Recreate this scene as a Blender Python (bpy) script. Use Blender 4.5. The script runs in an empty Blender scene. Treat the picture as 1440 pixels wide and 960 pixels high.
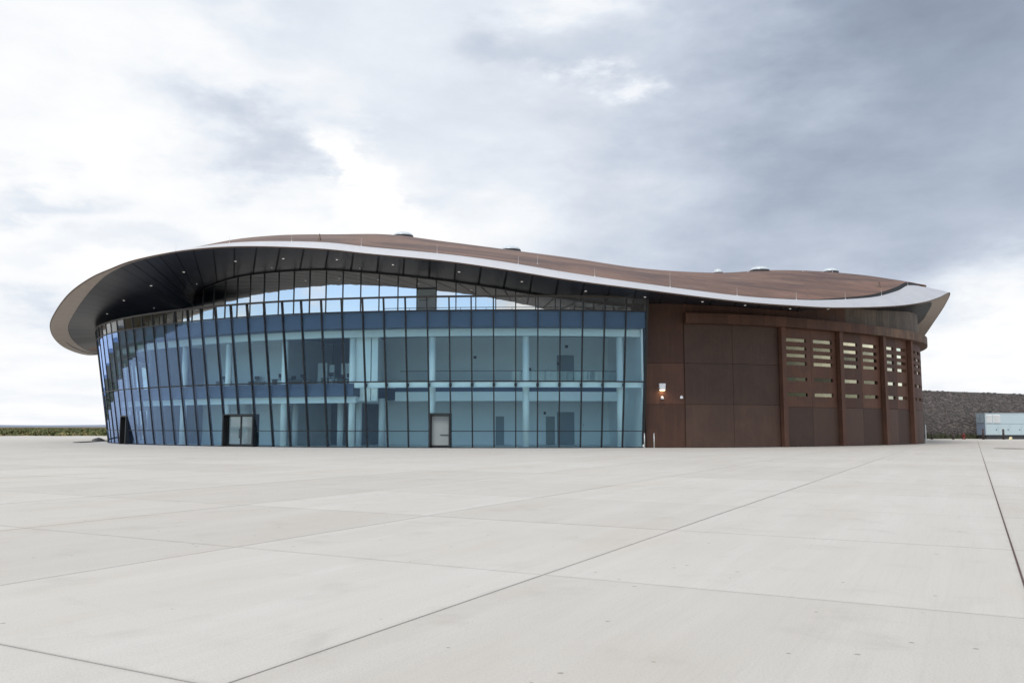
import bpy, bmesh, math, random
from mathutils import Vector, Matrix
random.seed(7)
R = math.radians
SC = bpy.context.scene
COL = SC.collection

# ------------------------------------------------------------------ camera
F_PX, HORIZON, EYE = 1203.0, 600.0, 1.65
PITCH = math.atan2(HORIZON - 480.0, F_PX)
cam_d = bpy.data.cameras.new('camera')
cam_d.sensor_width = 36.0
cam_d.lens = F_PX / 1440.0 * 36.0
cam_d.clip_start = 0.1
cam_d.clip_end = 60000
cam = bpy.data.objects.new('camera', cam_d)
cam.location = (0, 0, EYE)
cam.rotation_euler = (R(90) + PITCH, 0, 0)
COL.objects.link(cam)
SC.camera = cam

SC.view_settings.view_transform = 'Standard'
SC.view_settings.look = 'None'
SC.view_settings.gamma = 1
SC.view_settings.exposure = 0.44

SUN_AZ, SUN_EL = R(-150), R(52)          # azimuth clockwise from +Y

# ------------------------------------------------------------------ world: Nishita sky with a cloud deck
world = bpy.data.worlds.new('World')
SC.world = world
world.use_nodes = True
WT = world.node_tree
WT.nodes.clear()


class NB:
    """tiny helper to write shader maths as expressions"""
    def __init__(s, tree):
        s.t = tree

    def n(s, kind, **props):
        x = s.t.nodes.new(kind)
        for k, v in props.items():
            setattr(x, k, v)
        return x

    def put(s, sock, v):
        if isinstance(v, bpy.types.NodeSocket):
            s.t.links.new(v, sock)
        elif v is not None:
            sock.default_value = v

    def m(s, op, a, b=None, c=None, clamp=False):
        x = s.n('ShaderNodeMath', operation=op, use_clamp=clamp)
        s.put(x.inputs[0], a)
        s.put(x.inputs[1], b)
        s.put(x.inputs[2], c)
        return x.outputs[0]

    def sstep(s, v, lo, hi):
        x = s.n('ShaderNodeMapRange', interpolation_type='SMOOTHSTEP')
        s.put(x.inputs[0], v)
        x.inputs[1].default_value = lo
        x.inputs[2].default_value = hi
        return x.outputs[0]

    def mix(s, fac, a, b, blend='MIX'):
        x = s.n('ShaderNodeMix', data_type='RGBA', blend_type=blend)
        s.put(x.inputs[0], fac)
        s.put(x.inputs[6], a if not isinstance(a, tuple) else a + (1,) if len(a) == 3 else a)
        s.put(x.inputs[7], b if not isinstance(b, tuple) else b + (1,) if len(b) == 3 else b)
        return x.outputs[2]

    def noise(s, vec, scale, detail=4, rough=0.55, dist=0.0):
        x = s.n('ShaderNodeTexNoise')
        s.put(x.inputs['Vector'], vec)
        x.inputs['Scale'].default_value = scale
        x.inputs['Detail'].default_value = detail
        x.inputs['Roughness'].default_value = rough
        x.inputs['Distortion'].default_value = dist
        return x.outputs['Fac']

    def scale_vec(s, vec, sx, sy, sz, rotz=0.0):
        x = s.n('ShaderNodeMapping', vector_type='POINT')
        s.put(x.inputs['Vector'], vec)
        x.inputs['Rotation'].default_value = (0, 0, rotz)
        x.inputs['Scale'].default_value = (sx, sy, sz)
        return x.outputs[0]


def build_world():
    b = NB(WT)
    sky = b.n('ShaderNodeTexSky', sky_type='NISHITA', sun_disc=False)
    sky.sun_elevation = SUN_EL
    sky.sun_rotation = SUN_AZ
    sky.altitude = 1400
    co = b.n('ShaderNodeTexCoord').outputs['Generated']
    sp = b.n('ShaderNodeSeparateXYZ')
    b.put(sp.inputs[0], co)
    X, Y, Z = sp.outputs
    deg = 180 / math.pi
    az = b.m('MULTIPLY', b.m('ARCTAN2', X, Y), deg)
    el = b.m('MULTIPLY', b.m('ARCSINE', Z), deg)
    # warp the layout with billowy noise so that no edge is smooth
    zc = b.m('MAXIMUM', b.m('ADD', Z, 0.10), 0.06)
    cx = b.n('ShaderNodeCombineXYZ')
    b.put(cx.inputs[0], b.m('DIVIDE', X, zc))
    b.put(cx.inputs[1], b.m('DIVIDE', Y, zc))
    b.put(cx.inputs[2], 0.0)
    P = cx.outputs[0]
    st = b.scale_vec(co, 1.0, 1.0, 2.2)
    n1 = b.m('SUBTRACT', b.noise(st, 5.0, 7, 0.58), 0.5)
    n2 = b.m('SUBTRACT', b.noise(b.scale_vec(co, 1, 1, 2.6, 1.1), 4.2, 7, 0.58), 0.5)
    n3 = b.m('SUBTRACT', b.noise(P, 1.1, 6, 0.52, 0.3), 0.5)
    n4 = b.m('SUBTRACT', b.noise(st, 13.0, 6, 0.6), 0.5)
    azw = b.m('MULTIPLY_ADD', n1, 26.0, az)
    elw = b.m('MULTIPLY_ADD', n2, 13.0, el)

    def gauss(a0, e0, sa, se, amp):
        u = b.m('DIVIDE', b.m('SUBTRACT', azw, a0), sa)
        v = b.m('DIVIDE', b.m('SUBTRACT', elw, e0), se)
        q = b.m('ADD', b.m('MULTIPLY', u, u), b.m('MULTIPLY', v, v))
        return b.m('MULTIPLY', b.m('EXPONENT', b.m('MULTIPLY', q, -1.0)), amp)

    diag = b.m('ADD', azw, b.m('MULTIPLY', b.m('SUBTRACT', elw, 17.0), 1.0))
    B = b.m('SUBTRACT', 1.0, b.m('MULTIPLY', b.sstep(diag, -14.0, -5.0), 0.17))
    B = b.m('SUBTRACT', B, b.m('MULTIPLY', b.sstep(azw, -2.0, 26.0), 0.37))
    for g in [(-18, 18.3, 6.0, 1.5, -.26), (-14, 16.8, 4.5, 1.6, -.20), (-29, 13.5, 4, 0.8, -.2),
              (-10.5, 16, 2.2, 3.0, .32), (7.2, 22.5, 2.0, .8, .26), (5, 28, 4, 1.5, .18), (25, 23, 12, 7, -.10), (2.5, 24, 4, 1.6, -.14),
              (30, 4, 11, 4.6, .62), (-3, 14, 6, 2.5, .14), (-30, 6, 3.5, 1.2, -.22),
              (-24, 11, 7, 1.1, -.12)]:
        B = b.m('ADD', B, gauss(*g))
    B = b.m('ADD', B, b.m('MULTIPLY', n3, 0.38))
    B = b.m('ADD', B, b.m('MULTIPLY', n4, 0.15))
    B = b.m('MINIMUM', b.m('MAXIMUM', B, 0.26), 1.25)
    # away from the view: broken bright cumulus over blue
    Bk = b.m('MULTIPLY_ADD', n3, 1.1, 0.98)
    Bk = b.m('MAXIMUM', Bk, 0.4)
    hyp = b.m('MAXIMUM', b.m('SQRT', b.m('ADD', b.m('MULTIPLY', X, X), b.m('MULTIPLY', Y, Y))), 0.001)
    W = b.sstep(b.m('DIVIDE', Y, hyp), 0.05, 0.55)
    mx = b.n('ShaderNodeMix', data_type='FLOAT')
    b.put(mx.inputs[0], W); b.put(mx.inputs[2], Bk); b.put(mx.inputs[3], B)
    Bf = mx.outputs[0]
    cover = b.sstep(b.noise(b.scale_vec(co, 1, 1, 1.8), 3.4, 7, 0.56), 0.44, 0.58)
    cover = b.m('MAXIMUM', cover, W)
    ramp = b.n('ShaderNodeValToRGB')
    cr = ramp.color_ramp
    cr.elements[0].position = 0.20; cr.elements[0].color = (.21, .25, .325, 1)
    cr.elements[1].position = 1.0; cr.elements[1].color = (1.0, 1.0, .995, 1)
    e = cr.elements.new(.36); e.color = (.325, .385, .485, 1)
    e = cr.elements.new(.60); e.color = (.55, .61, .715, 1)
    e = cr.elements.new(.82); e.color = (.79, .835, .90, 1)
    b.put(ramp.inputs[0], b.m('MULTIPLY', Bf, 0.95))
    cloud = b.mix(1.0, ramp.outputs[0], (CLOUD,) * 3, 'MULTIPLY')
    back_gain = b.mix(1.0, cloud, (1.30, 1.28, 1.24), 'MULTIPLY')      # clouds on the sun's side, gain added to brighten apron and building
    cloud = b.mix(W, back_gain, cloud)
    # blue sky in the gaps
    blue = b.mix(1.0, sky.outputs[0], (1.4, 1.4, 1.4), 'MULTIPLY')
    out = b.mix(cover, blue, cloud)
    bg = b.n('ShaderNodeBackground')
    b.put(bg.inputs[0], out)
    bg.inputs[1].default_value = 0.1
    o = b.n('ShaderNodeOutputWorld')
    WT.links.new(bg.outputs[0], o.inputs[0])


CLOUD = 7.6
build_world()

sun_d = bpy.data.lights.new('sun', 'SUN')
sun_d.energy = 1.5
sun_d.angle = R(22)
sun_d.color = (1.0, .96, .90)
sun = bpy.data.objects.new('sun', sun_d)
sv = Vector((math.sin(SUN_AZ) * math.cos(SUN_EL), math.cos(SUN_AZ) * math.cos(SUN_EL), math.sin(SUN_EL)))
sun.rotation_euler = (-sv).to_track_quat('-Z', 'Y').to_euler()
sun.location = sv * 200
COL.objects.link(sun)


# ------------------------------------------------------------------ pixel -> direction (photo 1440 x 960)
def ray(px, py):
    x = (px - 720) / F_PX
    y = (480 - py) / F_PX
    c, s = math.cos(PITCH), math.sin(PITCH)
    return Vector((x, c - y * s, s + y * c))


def at_depth(px, py, Y):
    r = ray(px, py)
    t = Y / r.y
    return Vector((r.x * t, Y, EYE + r.z * t))


def on_ground(px, py, z=0.0):
    r = ray(px, py)
    t = (z - EYE) / r.z
    return Vector((r.x * t, r.y * t, z))


# ------------------------------------------------------------------ materials
def mat(name):
    m = bpy.data.materials.new(name)
    m.use_nodes = True
    t = m.node_tree
    bs = t.nodes['Principled BSDF']
    return m, NB(t), bs


def plain(name, col, rough=.5, metal=0.0, var=.12, scale=3.0, spec=.5, bump=0.0, bscale=40):
    m, b, bs = mat(name)
    pos = b.n('ShaderNodeNewGeometry').outputs['Position']
    n = b.noise(pos, scale, 5, .6)
    lo = tuple(c * (1 - var) for c in col)
    hi = tuple(min(1, c * (1 + var)) for c in col)
    b.put(bs.inputs['Base Color'], b.mix(n, lo, hi))
    bs.inputs['Roughness'].default_value = rough
    bs.inputs['Metallic'].default_value = metal
    bs.inputs['Specular IOR Level'].default_value = spec
    if bump:
        bp = b.n('ShaderNodeBump')
        bp.inputs['Strength'].default_value = bump
        b.put(bp.inputs['Height'], b.noise(pos, bscale, 3, .6))
        b.put(bs.inputs['Normal'], bp.outputs[0])
    return m


SLAB_ANG = R(28.2)


def concrete(name, joints):
    m, b, bs = mat(name)
    geo = b.n('ShaderNodeNewGeometry')
    pos = geo.outputs['Position']
    al = b.scale_vec(pos, 1, 1, 1, SLAB_ANG)              # y along the pour lanes
    big = b.noise(pos, .16, 5, .55)
    mid = b.noise(pos, .9, 6, .62, .3)
    lane = b.noise(b.scale_vec(al, 1.6, .10, 1), 1.0, 6, .62)
    brush = b.noise(b.scale_vec(al, 22, .7, 1), 1.0, 3, .6)
    fine = b.noise(pos, 55, 4, .7)
    c = b.mix(big, (.495, .468, .424), (.580, .560, .522))
    c = b.mix(b.m('MULTIPLY', b.sstep(lane, .42, .74), .30), c, (.64, .625, .60))
    c = b.mix(b.m('MULTIPLY', b.sstep(mid, .52, .78), .38), c, (.385, .352, .310))
    c = b.mix(b.m('MULTIPLY', b.sstep(brush, .45, .75), .12), c, (.38, .36, .34))
    c = b.mix(b.m('MULTIPLY', b.sstep(fine, .46, .72), .42), c, (.31, .295, .28))
    # warm rust-tinted washes
    wash = b.noise(b.scale_vec(al, .5, .14, 1), 1.0, 4, .6)
    c = b.mix(b.m('MULTIPLY', b.sstep(wash, .50, .72), .40), c, (.485, .430, .365))
    # old drips and spills
    spill = b.noise(pos, .45, 7, .68, .9)
    c = b.mix(b.m('MULTIPLY', b.sstep(spill, .58, .74), .22), c, (.30, .275, .25))
    # scattered small dark flecks and chips
    vo = b.n('ShaderNodeTexVoronoi', feature='F1')
    b.put(vo.inputs['Vector'], b.scale_vec(pos, 2.6, 2.6, 1))
    vo.inputs['Scale'].default_value = 1.0
    sel = b.m('GREATER_THAN', b.noise(pos, .55, 3, .6), .47)
    spot = b.m('MULTIPLY', b.m('LESS_THAN', b.m('ADD', vo.outputs['Distance'], b.m('MULTIPLY', fine, .08)), .100), sel)
    c = b.mix(b.m('MULTIPLY', spot, .55), c, (.17, .15, .13))
    rnd = b.n('ShaderNodeObjectInfo').outputs['Random']
    c = b.mix(1.0, c, b.mix(rnd, (.968, .948, .914), (1.055, 1.048, 1.024)), 'MULTIPLY')
    if not joints:
        # grime that gathers along the slab edges
        so_ = b.n('ShaderNodeSeparateXYZ')
        b.put(so_.inputs[0], b.n('ShaderNodeTexCoord').outputs['Object'])
        ex = b.m('SUBTRACT', SLAB / 2, b.m('ABSOLUTE', so_.outputs[0]))
        ey = b.m('SUBTRACT', SLAB / 2, b.m('ABSOLUTE', so_.outputs[1]))
        dd = b.m('MINIMUM', ex, ey)
        dn = b.m('ADD', dd, b.m('MULTIPLY', b.m('SUBTRACT', b.noise(pos, 2.2, 5, .7), .5), .16))
        c = b.mix(b.m('MULTIPLY', b.m('SUBTRACT', 1.0, b.sstep(dn, .0, .08)), .16), c, (.27, .245, .22))
        c = b.mix(b.m('MULTIPLY', b.m('LESS_THAN', dd, .016), .30), c, (.16, .14, .125))
    if joints:
        sp = b.n('ShaderNodeSeparateXYZ')
        b.put(sp.inputs[0], b.scale_vec(b.n('ShaderNodeTexCoord').outputs['Object'], 1 / SLAB, 1 / SLAB, 1))
        line = None
        for k in (0, 1):
            fr = b.m('FRACT', b.m('ADD', sp.outputs[k], 1000.0))
            d = b.m('MINIMUM', fr, b.m('SUBTRACT', 1.0, fr))
            l = b.m('LESS_THAN', d, .0028)
            line = l if line is None else b.m('MAXIMUM', line, l)
        c = b.mix(b.m('MULTIPLY', line, .5), c, (.10, .09, .085))
    b.put(bs.inputs['Base Color'], c)
    bs.inputs['Roughness'].default_value = .82
    bs.inputs['Specular IOR Level'].default_value = .3
    bp = b.n('ShaderNodeBump')
    bp.inputs['Strength'].default_value = .25
    bp.inputs['Distance'].default_value = .01
    b.put(bp.inputs['Height'], b.m('ADD', fine, b.m('MULTIPLY', brush, .7)))
    b.put(bs.inputs['Normal'], bp.outputs[0])
    return m


def rust(name, dark, mid, light, streak=1.0, rnd_amt=.35, rough=.6, spec=.35):
    """weathered steel: mottled, streaked downwards, each panel its own tone"""
    m, b, bs = mat(name)
    pos = b.n('ShaderNodeNewGeometry').outputs['Position']
    rnd = b.n('ShaderNodeObjectInfo').outputs['Random']
    n1 = b.noise(pos, .7, 6, .62, .4)
    n2 = b.noise(b.scale_vec(pos, 3.2, 3.2, .28), 1.0, 5, .6)
    n3 = b.noise(pos, 14, 4, .65)
    c = b.mix(b.sstep(n1, .3, .72), dark, mid)
    c = b.mix(b.m('MULTIPLY', b.sstep(n2, .48, .75), .55 * streak), c, light)
    c = b.mix(b.m('MULTIPLY', b.sstep(n3, .5, .75), .25), c, tuple(v * .6 for v in dark))
    tone = b.mix(rnd, (1 - rnd_amt,) * 3, (1 + rnd_amt,) * 3)
    c = b.mix(1.0, c, tone, 'MULTIPLY')
    b.put(bs.inputs['Base Color'], c)
    b.put(bs.inputs['Roughness'], b.m('MULTIPLY_ADD', n1, .25, rough - .1))
    bs.inputs['Specular IOR Level'].default_value = spec
    bp = b.n('ShaderNodeBump')
    bp.inputs['Strength'].default_value = .15
    b.put(bp.inputs['Height'], n3)
    b.put(bs.inputs['Normal'], bp.outputs[0])
    return m


def roof_mat():
    m, b, bs = mat('roof_metal')
    pos = b.n('ShaderNodeNewGeometry').outputs['Position']
    st = b.scale_vec(pos, .07, .16, .3, R(14))
    n1 = b.noise(st, 1.0, 6, .62, 1.2)
    n2 = b.noise(b.scale_vec(pos, .12, .38, .6, R(-8)), 1.0, 6, .65, .8)
    n3 = b.noise(b.scale_vec(pos, 1.2, .35, .5), 1.0, 6, .72, .6)
    c = b.mix(b.sstep(n1, .36, .62), (.080, .040, .025), (.180, .092, .056))
    c = b.mix(b.m('MULTIPLY', b.sstep(n2, .50, .70), .5), c, (.25, .165, .12))
    c = b.mix(b.m('MULTIPLY', b.sstep(n3, .45, .75), .55), c, (.068, .036, .026))
    b.put(bs.inputs['Base Color'], c)
    bs.inputs['Roughness'].default_value = .55
    bs.inputs['Specular IOR Level'].default_value = .4
    bp = b.n('ShaderNodeBump')
    bp.inputs['Strength'].default_value = .3
    bp.inputs['Distance'].default_value = .05
    b.put(bp.inputs['Height'], n3)
    b.put(bs.inputs['Normal'], bp.outputs[0])
    return m


def glass(name, tint, base, gain, refl_tint=(1, 1, 1), power=4.0, vary=False):
    """coated architectural glass: tinted see-through plus mirror reflection by angle"""
    m, b, bs = mat(name)
    t = m.node_tree
    t.nodes.remove(bs)
    out = [n for n in t.nodes if n.type == 'OUTPUT_MATERIAL'][0]
    tr = b.n('ShaderNodeBsdfTransparent')
    tr.inputs[0].default_value = tint + (1,)
    gl = b.n('ShaderNodeBsdfGlossy')
    gl.inputs['Roughness'].default_value = 0.0
    gl.inputs['Color'].default_value = refl_tint + (1,)
    # slight roller-wave distortion of every pane
    pos = b.n('ShaderNodeNewGeometry').outputs['Position']
    bp = b.n('ShaderNodeBump')
    bp.inputs['Strength'].default_value = .012
    bp.inputs['Distance'].default_value = .25
    b.put(bp.inputs['Height'], b.noise(pos, .8, 2, .5))
    b.put(gl.inputs['Normal'], bp.outputs[0])
    geo = b.n('ShaderNodeNewGeometry')                      # Schlick, the same from both sides of the pane
    dt = b.n('ShaderNodeVectorMath', operation='DOT_PRODUCT')
    b.put(dt.inputs[0], geo.outputs['Incoming'])
    b.put(dt.inputs[1], geo.outputs['Normal'])
    sch = b.m('POWER', b.m('SUBTRACT', 1.0, b.m('ABSOLUTE', dt.outputs['Value'])), power)
    fac = b.m('MULTIPLY_ADD', sch, gain, base, clamp=True)
    if vary:
        rn = b.n('ShaderNodeObjectInfo').outputs['Random']
        fac = b.m('MULTIPLY', fac, b.m('MULTIPLY_ADD', rn, 1.5, .25), clamp=True)
    mx = b.n('ShaderNodeMixShader')
    b.put(mx.inputs[0], fac)
    t.links.new(tr.outputs[0], mx.inputs[1])
    t.links.new(gl.outputs[0], mx.inputs[2])
    t.links.new(mx.outputs[0], out.inputs[0])
    return m


def emit(name, col, strength):
    m, b, bs = mat(name)
    bs.inputs['Base Color'].default_value = col + (1,)
    bs.inputs['Emission Color'].default_value = col + (1,)
    bs.inputs['Emission Strength'].default_value = strength
    return m


SLAB = 4.73
M = {}
M['slab'] = concrete('concrete_slab', False)
M['apron'] = concrete('concrete_apron', True)
M['bed'] = plain('joint_filler', (.045, .032, .028), .9)
M['steel'] = rust('weathered_steel', (.072, .031, .019), (.098, .043, .026), (.150, .072, .041), .65, .28)
M['steel_brown'] = rust('weathered_steel_brown', (.066, .036, .025), (.086, .047, .032), (.115, .064, .042), .5, .26)
M['steel_var'] = rust('weathered_steel_varied', (.10, .055, .035), (.165, .095, .058), (.27, .18, .115), 1.0, .40)
M['steel_upper'] = rust('weathered_steel_upper', (.085, .060, .043), (.14, .105, .075), (.20, .17, .125), 1.0, .3)
M['roof'] = roof_mat()
M['fascia'] = plain('satin_aluminium', (.56, .555, .56), .42, .3, .12, .5)
M['edge_brown'] = plain('bronze_edge', (.11, .07, .05), .5, .2, .15, 1.5)
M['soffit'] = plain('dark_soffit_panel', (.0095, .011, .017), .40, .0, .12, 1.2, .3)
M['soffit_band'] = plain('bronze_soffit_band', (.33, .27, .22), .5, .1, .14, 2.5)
M['joint'] = plain('black_joint', (.010, .010, .011), .7)
M['frame'] = plain('black_aluminium', (.014, .015, .017), .4, .3, .1)
M['rail'] = plain('bronze_rail', (.05, .042, .036), .45, .4, .1)
M['glass'] = glass('blue_tinted_glass', (.868, .970, .987), .034, 1.45, (.45, .62, 1.0), 3.0)
M['glass_top'] = glass('clear_parapet_glass', (.95, .97, .98), .015, .6)
M['glass_cl'] = glass('mirror_clerestory_glass', (.12, .15, .19), .60, .4)
M['glass_slot'] = glass('slot_glass', (.35, .38, .24), .010, 4.6, (1.0, .96, .74), 3.6, True)
M['glass_in'] = glass('clear_inner_glass', (.95, .98, .98), .04, .8)
M['white_wall'] = plain('white_plaster', (.84, .86, .86), .7, 0, .03, .5)
M['grey_wall'] = plain('grey_plaster', (.26, .28, .31), .7, 0, .06, .5)
M['slab_dark'] = plain('blue_grey_slab_edge', (.065, .085, .14), .6, 0, .08, .5)
M['ceil'] = plain('ceiling', (.42, .45, .50), .7, 0, .05, .6)
M['floor_in'] = plain('polished_floor', (.70, .72, .72), .4, 0, .06, 1)
M['door_grey'] = plain('grey_door', (.24, .27, .29), .5, 0, .05, 1)
M['panel_grey'] = plain('pale_grey_panel', (.24, .265, .26), .5, 0, .06, 1)
M['dark'] = plain('dark_grey', (.03, .03, .033), .5)
M['white_metal'] = plain('white_metal', (.80, .80, .78), .4, 0, .03)
M['steel_post'] = plain('galvanised_steel', (.55, .54, .52), .35, .6, .06, 20)
M['rod'] = plain('pale_rod', (.62, .58, .55), .4, .4, .05)
M['lamp_glow'] = emit('warm_lamp', (1.0, .80, .52), 3.0)
M['down_glow'] = emit('downlight_lens', (1.0, .97, .92), .75)
M['dome'] = plain('acrylic_dome', (.55, .59, .60), .25, 0, .03)


# ------------------------------------------------------------------ mesh helpers
class MB:
    def __init__(s):
        s.v, s.f = [], []

    def quad(s, a, b, c, d):
        i = len(s.v)
        s.v += [tuple(a), tuple(b), tuple(c), tuple(d)]
        s.f.append((i, i + 1, i + 2, i + 3))

    def hexa(s, p):
        """8 corners: bottom ring 0-3, top ring 4-7"""
        i = len(s.v)
        s.v += [tuple(q) for q in p]
        for f in ((3, 2, 1, 0), (4, 5, 6, 7), (0, 1, 5, 4), (1, 2, 6, 5), (2, 3, 7, 6), (3, 0, 4, 7)):
            s.f.append(tuple(i + k for k in f))

    def box(s, x0, x1, y0, y1, z0, z1):
        s.hexa([(x0, y0, z0), (x1, y0, z0), (x1, y1, z0), (x0, y1, z0),
                (x0, y0, z1), (x1, y0, z1), (x1, y1, z1), (x0, y1, z1)])

    def grid(s, rows, close=False):
        i = len(s.v)
        n = len(rows[0])
        for r in rows:
            s.v += [tuple(p) for p in r]
        for a in range(len(rows) - 1):
            for c in range(n - 1):
                k = i + a * n + c
                s.f.append((k, k + 1, k + n + 1, k + n))

    def tube(s, p, q, r0, r1=None, seg=10, cap=True):
        p, q = Vector(p), Vector(q)
        r1 = r0 if r1 is None else r1
        d = (q - p).normalized()
        u = d.orthogonal().normalized()
        w = d.cross(u)
        i = len(s.v)
        for c, r in ((p, r0), (q, r1)):
            for k in range(seg):
                a = 2 * math.pi * k / seg
                s.v.append(tuple(c + (u * math.cos(a) + w * math.sin(a)) * r))
        for k in range(seg):
            l = (k + 1) % seg
            s.f.append((i + k, i + l, i + seg + l, i + seg + k))
        if cap:
            s.f.append(tuple(i + seg - 1 - k for k in range(seg)))
            s.f.append(tuple(i + seg + k for k in range(seg)))

    def lathe(s, c, prof, seg=16):
        """prof: (radius, height) list about the vertical axis through c"""
        c = Vector(c)
        i = len(s.v)
        for r, h in prof:
            for k in range(seg):
                a = 2 * math.pi * k / seg
                s.v.append((c.x + r * math.cos(a), c.y + r * math.sin(a), c.z + h))
        for j in range(len(prof) - 1):
            for k in range(seg):
                l = (k + 1) % seg
                s.f.append((i + j * seg + k, i + j * seg + l, i + (j + 1) * seg + l, i + (j + 1) * seg + k))

    def build(s, name, m, parent=None, smooth=False, loc=None):
        me = bpy.data.meshes.new(name)
        me.from_pydata(s.v, [], s.f)
        me.materials.append(m)
        if smooth:
            for p in me.polygons:
                p.use_smooth = True
        me.update()
        o = bpy.data.objects.new(name, me)
        COL.objects.link(o)
        if loc is not None:
            o.location = loc
        if parent is not None:
            o.parent = parent
            if parent.type == 'EMPTY' and loc is None:
                o.matrix_parent_inverse = Matrix.Translation(-Vector(parent.location))
        return o


def tag(o, label=None, cat=None, group=None, kind=None):
    for k, v in (('label', label), ('category', cat), ('group', group), ('kind', kind)):
        if v:
            o[k] = v
    return o


def empty(name, loc):
    o = bpy.data.objects.new(name, None)
    o.location = loc
    o.empty_display_size = .5
    COL.objects.link(o)
    return o


def bevel(o, w=.01, seg=2):
    md = o.modifiers.new('bevel', 'BEVEL')
    md.width = w
    md.segments = seg
    md.limit_method = 'ANGLE'
    return o


# ------------------------------------------------------------------ curves
def catmull(pts, per=24):
    out = []
    n = len(pts)
    for i in range(n - 1):
        p0 = pts[max(i - 1, 0)]
        p1, p2 = pts[i], pts[i + 1]
        p3 = pts[min(i + 2, n - 1)]
        for k in range(per):
            t = k / per
            out.append(tuple(.5 * (2 * b + (c - a) * t + (2 * a - 5 * b + 4 * c - d) * t * t + (3 * b - a - 3 * c + d) * t ** 3)
                             for a, b, c, d in zip(p0, p1, p2, p3)))
    out.append(tuple(pts[-1]))
    return out


class Path:
    """plan curve by arc length, running left to right as seen from the apron; outward = towards the apron"""
    def __init__(s, pts):
        s.p = [Vector((x, y)) for x, y in catmull(pts)]
        s.s = [0.0]
        for a, b in zip(s.p, s.p[1:]):
            s.s.append(s.s[-1] + (b - a).length)
        s.L = s.s[-1]

    def at(s, d):
        d = min(max(d, 0), s.L)
        lo, hi = 0, len(s.s) - 1
        while hi - lo > 1:
            m = (lo + hi) // 2
            if s.s[m] <= d:
                lo = m
            else:
                hi = m
        t = (d - s.s[lo]) / max(1e-9, s.s[hi] - s.s[lo])
        p = s.p[lo].lerp(s.p[hi], t)
        a, b = s.p[max(lo - 3, 0)], s.p[min(hi + 3, len(s.p) - 1)]
        tg = (b - a).normalized()
        return p, tg, Vector((tg.y, -tg.x))

    def off(s, d, o, z):
        p, t, n = s.at(d)
        q = p + n * o
        return Vector((q.x, q.y, z))

    def s_of_px(s, px):
        """arc length where the ground line is seen at picture column px (front side only)"""
        best, bs = 1e9, 0
        c, sn = math.cos(PITCH), math.sin(PITCH)
        for p, d in zip(s.p, s.s):
            if d < s.smin or d > s.smax:
                continue
            x = 720 + F_PX * p.x / (p.y * c - EYE * sn)
            if abs(x - px) < best:
                best, bs = abs(x - px), d
        return bs

    def nearest(s, x, y):
        q = Vector((x, y))
        i = min(range(len(s.p)), key=lambda k: (s.p[k] - q).length)
        return s.s[i]


GLASS_PTS = [(-40, 124), (-43.8, 116), (-45.4, 107), (-45.1, 99), (-43.3, 92.5), (-40.3, 87), (-35.6, 81.4), (-30, 76.8),
             (-24, 73.0), (-17, 70.0), (-10, 68.4), (-3, 67.7), (4, 67.7), (10.5, 68.5)]
STEEL_PTS = [(10.7, 68.7), (13.9, 68.75), (18, 69.6), (22.5, 71.4), (28.9, 75.1), (34.8, 79.4), (39.6, 84.0), (42.6, 88.9), (44.6, 94.5),
             (45.6, 101), (45.0, 109)]
GW = Path(GLASS_PTS)
SW = Path(STEEL_PTS)
ALL = Path(GLASS_PTS[:-1] + [(10.4, 68.4)] + STEEL_PTS[1:])
GW.smin, GW.smax = GW.nearest(-43.3, 92.5), GW.L
SW.smin, SW.smax = 0, SW.nearest(42.6, 88.9)
LEAN = .148
TOP = 11.7          # coping of the leaning glass
TERR = 10.7         # terrace level behind it
BAY = 1.70

# ------------------------------------------------------------------ the ground
da = Vector((math.sin(SLAB_ANG), math.cos(SLAB_ANG)))
db = Vector((-math.cos(SLAB_ANG), math.sin(SLAB_ANG)))
G0 = Vector((.35, 9.82))


def slab_pt(i, j):
    return G0 + da * (i * SLAB) + db * (j * SLAB)


apron_o = Vector((G0.x, G0.y, 0))
# slabs that are told apart: rows i along the lanes, columns j across
cells = []
for i in range(-6, 16):
    for j in range(-12, 18):
        c = slab_pt(i + .5, j + .5)
        if c.y < 1.0 or c.y > 46:
            continue
        if abs(c.x) > c.y * .62 + 5:
            continue
        cells.append((c.length, i, j))
cells.sort()
cells = set((i, j) for _, i, j in cells[:290])
# the apron sheet: every other slab position as a quad of one sheet, a filled bed under the single slabs
ab = MB()
bed = MB()
rotm = Matrix.Rotation(-SLAB_ANG, 3, 'Z')
for i in range(-34, 44):
    for j in range(-44, 52):
        c = slab_pt(i + .5, j + .5)
        if c.y > 158 or c.y < -78 or abs(c.x) > 200:
            continue
        x0, y0 = -(j + 1) * SLAB, i * SLAB
        q = [(x0, y0), (x0 + SLAB, y0), (x0 + SLAB, y0 + SLAB), (x0, y0 + SLAB)]
        if (i, j) in cells:
            bed.quad(*[(x, y, -.028) for x, y in q])
        else:
            ab.quad(*[(x, y, 0) for x, y in q])
apron = ab.build('apron', M['apron'], loc=apron_o)
apron.rotation_euler.z = -SLAB_ANG
tag(apron, kind='structure')
bedo = bed.build('joint_bed', M['bed'], apron, loc=(0, 0, 0))
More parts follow.
